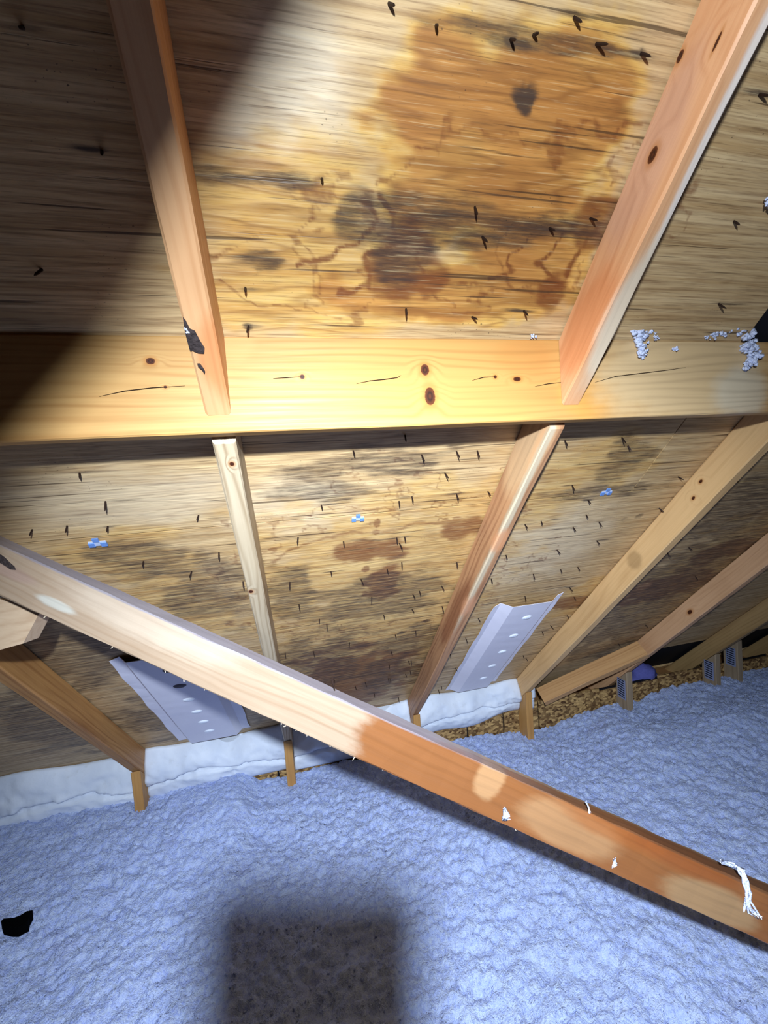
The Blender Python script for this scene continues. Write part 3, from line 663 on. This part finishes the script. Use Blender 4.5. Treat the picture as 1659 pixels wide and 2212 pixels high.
# short slanting block between the two rafters at right
M_BLK = wood('short_block', (192, 148, 100), (150, 104, 62), seed=31.1, knots=[])
pA = onX(1388, 1402, XR['F'] - hw - 0.022); pB = Vector((XR['E'] + hw + 0.01, 1.93, 0)); 
pB = Vector((1.205, 1.90, onY(1180, 1503, 1.90).z))
dirb = (pA - pB).normalized()
tb = ('short slanting board nailed between two rafters right of the orange post', 'board')
tag(board('blocking_board', pB, pA, (0, 0.88, 0.47), DEP, WID, M_BLK, None, seg=8, seed=44), *tb)

# blue-grey wad of batt left in the open bay
def lumpy(name, centers, mat, label, cat, group=None, sub=3, seed=0, rough=0.35, parent=None, freq=60):
    bm = bmesh.new()
    for c, r, sq in centers:
        m = Matrix.Translation(c) @ Matrix.Diagonal((r * sq[0], r * sq[1], r * sq[2], 1))
        ret = bmesh.ops.create_icosphere(bm, subdivisions=sub, radius=1.0)
        for v in ret['verts']:
            n = noise.noise(v.co * 2.1 + Vector((seed + c[0] * 40, c[1] * 40, c[2] * 40))) + 0.6 * noise.noise(v.co * 5.3 + Vector((seed, c[0] * 90, 3)))
            v.co = m @ (v.co * (1 + rough * n))
    me = bpy.data.meshes.new(name); bm.to_mesh(me); bm.free()
    o = ob(name, me, mat, parent, True)
    return tag(o, label, cat, group)
M_WAD = plain('blue_batt', (92, 94, 160), 0.9, 0.1, 0, .25, 90)
bw = onY(1390, 1458, 2.03)
lumpy('insulation_wad', [(bw, 0.075, (1, .8, .95)), (bw + Vector((.05, .02, -.02)), 0.05, (1, 1, 1)), (bw + Vector((-.05, 0, -.03)), 0.05, (1, 1, .8))], M_WAD, 'round blue-violet wad of insulation above the chip board wall', 'insulation', sub=3, rough=.15)

# ------------------------------------------------------------------ diagonal brace across the foreground
BD = 0.755
pL = at_depth(-100, 1175.5, BD); pR = at_depth(1990, 2122, BD)
pR = pL + (pR - pL) * ((pL.z - 0.23) / (pL.z - pR.z))      # runs on down until its foot is bedded in the insulation
wdir = Vector(RC[1])            # across the face: downwards in the picture
mB, LB = frame(pL, pR, wdir)
inv = mB.inverted()
def bb(u, v, ru, rv, rgb, amt):
    c = inv @ at_depth(u, v, BD - WID / 2); e = inv @ at_depth(u + ru, v + ru * .49, BD - WID / 2)
    return (c.x, c.y, c.z, abs(e.x - c.x), rv * BD / F_PX, 0.03, rgb, amt)
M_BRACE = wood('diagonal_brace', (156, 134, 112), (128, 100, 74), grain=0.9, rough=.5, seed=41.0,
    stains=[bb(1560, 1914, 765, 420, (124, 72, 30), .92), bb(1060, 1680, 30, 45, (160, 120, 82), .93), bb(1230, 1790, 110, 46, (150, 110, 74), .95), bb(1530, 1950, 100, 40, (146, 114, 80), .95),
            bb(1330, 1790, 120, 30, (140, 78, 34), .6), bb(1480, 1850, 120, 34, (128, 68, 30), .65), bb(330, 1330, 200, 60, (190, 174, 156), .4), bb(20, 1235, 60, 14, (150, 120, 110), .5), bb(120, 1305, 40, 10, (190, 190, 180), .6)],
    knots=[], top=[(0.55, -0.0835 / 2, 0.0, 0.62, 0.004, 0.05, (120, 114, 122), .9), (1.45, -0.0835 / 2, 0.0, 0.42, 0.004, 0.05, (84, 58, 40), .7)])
brace = tag(empty('diagonal_brace', pL), 'long diagonal brace slanting across the foreground, whitish left half and orange right half', 'brace')
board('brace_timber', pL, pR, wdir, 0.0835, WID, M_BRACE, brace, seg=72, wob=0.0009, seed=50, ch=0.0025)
M_SPL = plain('pale_splinter', (226, 206, 176), 0.7, 0.2)
def fibre(name, pts, r, mat, parent=None, sides=5):
    V = []; Fc = []; n = len(pts)
    for i, p in enumerate(pts):
        d = (pts[min(n - 1, i + 1)] - pts[max(0, i - 1)]).normalized(); a = d.orthogonal().normalized(); b = d.cross(a); rr = r * (0.35 + math.sin(math.pi * (0.15 + .8 * i / (n - 1))))
        for k in range(sides): t = k * 2 * math.pi / sides; V.append(p + a * rr * math.cos(t) + b * rr * math.sin(t))
    for i in range(n - 1):
        for k in range(sides): Fc.append((i * sides + k, i * sides + (k + 1) % sides, (i + 1) * sides + (k + 1) % sides, (i + 1) * sides + k))
    Fc += [tuple(range(sides)), tuple((n - 1) * sides + k for k in range(sides - 1, -1, -1))]
    return mk(name, V, Fc, mat, parent, True)
rs = random.Random(12)
for i in range(26):                     # torn fibres along its lower edge
    t = rs.uniform(0.07, 0.33) if i < 20 else rs.uniform(0.33, 0.68)
    b0 = mB @ Vector((LB * t, 0.0835 / 2 - 0.001, -WID / 2 + rs.uniform(0.001, .01)))
    dx = (mB.to_3x3() @ Vector((rs.uniform(-.6, 1.0), rs.uniform(.25, .9), rs.uniform(-.3, .3)))).normalized()
    L_ = rs.uniform(0.003, 0.009)
    fibre('splinter', [b0, b0 + dx * L_ * .5, b0 + dx * L_ + mB.to_3x3() @ Vector((rs.uniform(-.002, .002), 0, 0))], rs.uniform(.0004, .0009), M_SPL, brace)
# nail bent over the brace's top arris, dark knot hole at its left end
b0 = mB @ (inv @ at_depth(719, 1478, BD)); b0 = at_depth(719, 1470, BD - 0.018); b1 = at_depth(722, 1488, BD - WID / 2 - 0.003)
fibre('bent_nail', [at_depth(718, 1466, BD), b0, b1], 0.0028, M_NAIL, brace, 6)
kc = [at_depth(u, v, BD - WID / 2 - 0.0015) for u, v in ((0,1198),(8,1204),(18,1214),(30,1224),(33,1231),(22,1230),(10,1222),(0,1216),(-14,1208),(-12,1198))]
cc = sum(kc, Vector()) / len(kc)
mk('knot_hole', kc + [cc] + [p + Vector(RC[2]) * 0.004 for p in kc], [(i, (i + 1) % 10, 10) for i in range(10)] + [(11 + i, 11 + (i + 1) % 10, (i + 1) % 10, i) for i in range(10)], M_BARK, brace)

# cut end of a board behind the brace, far left
D2 = 0.80
prof = [(-130, 1275), (60, 1303), (78, 1313), (86, 1322), (50, 1390), (0, 1404), (-130, 1424)]
fr = [at_depth(u, v, D2) for u, v in prof]; bk = [p + Vector(RC[2]) * 0.036 for p in fr]; k = len(prof)
M_END = wood('pale_board_end', (200, 172, 142), (168, 134, 104), seed=51.0)
mk('tie_board', fr + bk, [tuple(range(k)), tuple(range(2 * k - 1, k - 1, -1))] + [(i, k + i, k + (i + 1) % k, (i + 1) % k) for i in range(k)], M_END)
tb2 = bpy.data.objects['tie_board']
tag(tb2, 'cut pale end of a tie board behind the brace at the left edge', 'board')

# ------------------------------------------------------------------ blown insulation on the floor
def insul_mat():
    N = NT('blown_insulation'); P = N.coord()
    a = N.noise(P, 46, 5, 0.65); b = N.noise(P, 170, 4, 0.7); c = N.noise(P, 7, 3)
    col = N.mix(N.ramp(a, .3, .7), s2l((190, 206, 255)), s2l((208, 222, 255)))
    e = N.noise(P, 105, 3, .6)
    col = N.mix(N.ramp(b, .48, .72, 0, .6), col, s2l((146, 164, 242)))
    col = N.mix(N.ramp(e, .52, .7, 0, .5), col, s2l((152, 170, 246)))
    col = N.mix(N.ramp(e, .46, .30, 0, .6), col, s2l((216, 230, 255)))
    col = N.mix(N.ramp(c, .55, .8, 0, .35), col, s2l((178, 184, 236)))
    h = N.math('ADD', N.math('MULTIPLY', a, 0.6), b)
    return N.done(col, 0.95, N.bump(h, 1.0, 0.008), 0.05)
M_INS = insul_mat()
xa = np.concatenate([np.linspace(-3.2, -1.35, 40), np.arange(-1.34, 2.6, 0.0075), np.linspace(2.61, 4.3, 90)])
ya = np.concatenate([np.linspace(-1.9, 0.5, 50), np.arange(0.51, YW - 0.004, 0.0065)])
GX, GY = np.meshgrid(xa, ya)
ZI = 0.30
base = ZI + 0.05 * (fbm(GX * 1.4, GY * 1.4, 3, 2) - 0.5)
def bump_at(x, y, sx, sy, h): return h * np.exp(-((GX - x) / sx) ** 2 - ((GY - y) / sy) ** 2)
near = sstep(1.3, 1.9, GY)
base = base * (1 - near) + near * np.interp(GX, [-3, -1.25, -0.83, -0.70, -0.54, -0.31, -0.23, -0.12, 0.0, .4, .79, 1.0, 1.24, 1.36, 1.48, 1.6, 1.84, 2.04, 2.5, 3.0, 4.3],
        [.33, .345, .335, .318, .335, .345, .29, .275, .285, .285, .272, .250, .222, .243, .268, .28, .262, .30, .30, .30, .3])
base += bump_at(2.1, 1.55, .35, .18, .06) + bump_at(1.55, 1.6, .25, .2, .02) + bump_at(-.35, 1.75, .25, .1, .02) + bump_at(0.5, 1.3, .4, .3, .015)
wx = GX + 0.02 * (fbm(GX * 20, GY * 20, 2, 5) - .5); wy = GY + 0.02 * (fbm(GX * 20, GY * 20, 2, 6) - .5)
cl = 0.020 * (0.55 - worley(wx * 9, wy * 9, 1)) + 0.012 * (0.5 - worley(wx * 24, wy * 24, 2)) + 0.015 * (0.5 - worley(wx * 62, wy * 62, 3))
cl += 0.026 * (fbm(GX * 22, GY * 22, 4, 7) - 0.5) + 0.022 * (fbm(GX * 85, GY * 85, 2, 8) - .5)
dens = 0.55 + 0.45 * fbm(GX * 3, GY * 3, 2, 9)
Zg = base + cl * dens
Zg = np.minimum(np.maximum(Zg, 0.02), 0.6)
V = np.stack([GX, GY, Zg], -1).reshape(-1, 3); idx = np.arange(len(V)).reshape(GX.shape)
Fq = np.stack([idx[:-1, :-1], idx[:-1, 1:], idx[1:, 1:], idx[1:, :-1]], -1).reshape(-1, 4)
me = bpy.data.meshes.new('blown_insulation'); me.from_pydata(V.tolist(), [], Fq.tolist()); me.update()
# loose fibres lying on top, part of the same pile: slivers a few millimetres long
icov = np.array([(1, 0, 0), (-1, 0, 0), (0, 1, 0), (0, -1, 0), (0, 0, 1), (0, 0, -1)], float)
icof = np.array([(0, 2, 4), (2, 1, 4), (1, 3, 4), (3, 0, 4), (2, 0, 5), (1, 2, 5), (3, 1, 5), (0, 3, 5)])
nf = 46000
ux = rng.uniform(-1.3, 2.9, nf); uy = rng.uniform(0.55, YW - 0.02, nf)
ixx = np.clip(np.searchsorted(xa, ux), 0, len(xa) - 1); iyy = np.clip(np.searchsorted(ya, uy), 0, len(ya) - 1)
uz = Zg[iyy, ixx] + 0.0015
an = rng.uniform(0, 2 * np.pi, nf); el = rng.uniform(-.25, .7, nf)
ax_ = np.stack([np.cos(an) * np.cos(el), np.sin(an) * np.cos(el), np.sin(el)], -1)
a2 = np.cross(ax_, np.array([0.0, 0.0, 1.0])); a2 /= np.linalg.norm(a2, axis=1, keepdims=True); a3 = np.cross(ax_, a2)
ln = rng.uniform(0.002, 0.0065, nf); th = rng.uniform(0.0005, 0.0014, nf) * np.where(rng.random(nf) < .12, 2.6, 1.0)
dv = (icov[None, :, 0:1] * (ax_ * ln[:, None])[:, None] + icov[None, :, 1:2] * (a2 * th[:, None])[:, None] + icov[None, :, 2:3] * (a3 * th[:, None])[:, None]) + np.stack([ux, uy, uz], -1)[:, None]
fo = icof[None] + (np.arange(nf) * len(icov))[:, None, None]
me = bpy.data.meshes.new('blown_insulation'); me.from_pydata(V.tolist() + dv.reshape(-1, 3).tolist(), [], Fq.tolist() + (fo.reshape(-1, 3) + len(V)).tolist()); me.update()
ins = ob('blown_insulation', me, M_INS, None, True)
tag(ins, 'loose white blown-in insulation covering the attic floor', 'insulation', None, 'stuff')

# black slab added for the dark hollow in the pile, left edge
sp_ = [(2,1990),(8,1984),(30,1982),(44,1977),(58,1968),(70,1966),(62,1980),(60,1992),(46,1999),(38,2004),(24,2004),(6,1999)]
tp = [onZ(u, v, ZI + 0.035) for u, v in sp_]; k = len(tp); bt_ = [p + Vector((0, 0, -0.03)) for p in tp]
sc_ = mk('hollow_slab', tp + bt_, [tuple(range(k)), tuple(range(2 * k - 1, k - 1, -1))] + [(i, k + i, k + (i + 1) % k, (i + 1) % k) for i in range(k)], plain('matt_black_slab', (5, 5, 6), 0.95, 0.02))
tag(sc_, 'small matt black slab added as a dark hollow in the insulation at the left edge', 'scrap')

# ------------------------------------------------------------------ tufts of insulation stuck to the timbers
M_TUFT = NT('insulation_tuft'); _n = M_TUFT.noise(M_TUFT.coord(), 160, 4, .65)
M_TUFT = M_TUFT.done(M_TUFT.mix(_n, s2l((186, 196, 232)), s2l((236, 240, 255))), 0.95, M_TUFT.bump(_n, 0.9, 0.004), 0.05)
def tuft_px(px, plane, label, seed, rr=6):
    """px: pixel, radius in pixels; plane: function pixel -> point on the timber"""
    cs = []; rd = random.Random(seed)
    for (u, v, r) in px:
        p = plane(u, v); q = plane(u + r, v); R_ = max(0.002, (q - p).length)
        cs.append((p + Vector((0, -R_ * .2, 0)), R_ * .62, (1.1, .7, 1)))
        for k in range(12):
            j = Vector((rd.uniform(-1, 1), rd.uniform(-.7, .1), rd.uniform(-1, 1))) * R_ * 0.95
            cs.append((p + j + Vector((0, -R_ * .25, 0)), R_ * rd.uniform(.14, .42), (rd.uniform(.7, 1.4), rd.uniform(.6, 1), rd.uniform(.6, 1.2))))
    return lumpy('insulation_tuft', cs, M_TUFT, label, 'insulation tuft', 'tufts of insulation on the timbers', 2, seed, .7)
fb = lambda u, v: onY(u, v, YB - 0.002)
tuft_px([(1358,710,9),(1372,716,12),(1388,716,12),(1402,716,9),(1378,736,11),(1384,750,11),(1380,762,9),(1388,773,4),(1415,729,5)], fb, 'white insulation tuft on the beam just right of the orange-tan rafter', 1)
tuft_px([(1526,726,7),(1542,724,9),(1560,716,11),(1575,712,11),(1592,718,12),(1607,726,12),(1597,703,5),(1618,745,11),(1605,752,10),(1628,768,10),(1617,780,10),(1610,792,6)], fb, 'large ragged white insulation tuft on the beam near the right edge', 2)
tuft_px([(1458,754,4),(1453,755,3)], fb, 'tiny white insulation flake on the beam between two tufts', 3)
tuft_px([(443,852,5),(448,848,5),(450,856,5),(452,842,3)], fb, 'small white insulation tuft at the lower end of the left upper rafter', 4)
tuft_px([(1656,440,7),(1664,446,9)], lambda u, v: roof(u, v, .01), 'white insulation tuft on the plywood at the right edge', 5)
tuft_px([(1150,727,4),(1157,728,3)], fb, 'tiny white flake on top of the beam by the right rafter', 6)
tuft_px([(402,711,3),(406,718,4)], lambda u, v: roof(u, v, DEP + .004), 'tiny white flake on the black bark patch', 7)
fp = lambda u, v: at_depth(u, v, BD - WID / 2 - 0.002)
rr = random.Random(3)
def strand(px, r, label, extra=()):
    root = tag(empty('insulation_strand', fp(*px[0])), label, 'insulation strand', 'insulation strands on the brace')
    for k in range(7):
        pts = [fp(u + rr.uniform(-6, 6) * r, v + rr.uniform(-5, 5) * r) for u, v in px]; fibre('fibre', pts, 0.0018 * r, M_TUFT, root)
    for e in extra: fibre('fibre', [fp(u + rr.uniform(-2, 2), v) for u, v in e], 0.0016 * r, M_TUFT, root)
strand([(1560,1862),(1585,1866),(1602,1882),(1612,1905),(1616,1930),(1612,1955),(1622,1968),(1640,1980)], 1.0, 'long white insulation strand hanging over the brace at its right end', [[(1613,1920),(1622,1945),(1636,1970),(1645,1985)], [(1612,1940),(1608,1960),(1606,1970)]])
strand([(1266,1732),(1272,1742),(1274,1756)], 0.4, 'short white strand on the brace above its pale patch')
strand([(1090,1748),(1094,1760),(1088,1768),(1098,1766)], 0.9, 'white insulation fluff caught under the middle of the brace')
strand([(1327,1856),(1330,1866),(1325,1874)], 0.6, 'small white fluff hanging under the brace right of middle')
# white fluff on the tie board's top edge
strand_tb = lumpy('insulation_tuft', [(at_depth(u, v, D2 + .01), .006, (1.6, 1, .8)) for u, v in ((2,1290),(16,1294),(30,1296),(-12,1288))], M_TUFT, 'white insulation tuft lying on the tie board at the left edge', 'insulation tuft', 'tufts of insulation on the timbers', 2, 9, .4)

# ------------------------------------------------------------------ what stands by the lamp: an unseen timber added to cast the slanting shadow, and the phone taking the picture
# the timber's lit-side edge crosses the lamp's rays towards these points of the big slanting shadow
def shadow_pt(p, t): return LAMP + (p - LAMP) * t
s1 = shadow_pt(roof(622, 0), 0.30); s2 = shadow_pt(roof(330, 512), 0.30); s3 = shadow_pt(onY(0, 935, YB), 0.27)
ed = (s3 - s1).normalized()
side = (shadow_pt(roof(40, 60), 0.30) - s2); side = (side - ed * side.dot(ed)).normalized()
c0 = s2 + side * 0.070
M_CASTER = wood('shadow_timber', (190, 150, 110), (150, 108, 72), seed=61.0)
caster = ('unseen timber added beside the lamp to cast the slanting shadow', 'shadow caster')
tag(board('shadow_timber', c0 - ed * 0.22, c0 + ed * 0.75, side, 0.140, WID, M_CASTER, None, seg=10, seed=60), *caster)
# phone: lens corner at the camera, body reaching left and down behind the picture plane
M_PH = plain('black_phone_case', (16, 16, 18), 0.5, 0.4); M_SC = plain('dark_phone_glass', (10, 10, 14), 0.1, 0.5)
ph = tag(empty('smartphone', cam2world(-0.025, 0.05, -0.008)), 'black smartphone held upright by the photographer', 'phone')
def slab(name, x0, x1, y0, y1, z0, z1, r, mat):
    P2 = []
    for cx, cy, a0 in ((x1 - r, y1 - r, 0), (x0 + r, y1 - r, 90), (x0 + r, y0 + r, 180), (x1 - r, y0 + r, 270)):
        for q in range(5): a = math.radians(a0 + q * 22.5); P2.append((cx + r * math.cos(a), cy + r * math.sin(a)))
    k = len(P2); V = [cam2world(x, y, z1) for x, y in P2] + [cam2world(x, y, z0) for x, y in P2]
    return mk(name, V, [tuple(range(k)), tuple(range(2 * k - 1, k - 1, -1))] + [(i, k + i, k + (i + 1) % k, (i + 1) % k) for i in range(k)], mat, ph)
slab('phone_body', -0.0670, 0.0160, -0.032, 0.140, -0.0125, -0.004, 0.009, M_PH)
slab('phone_screen', -0.0650, 0.0140, -0.030, 0.138, -0.0132, -0.0126, 0.008, M_SC)
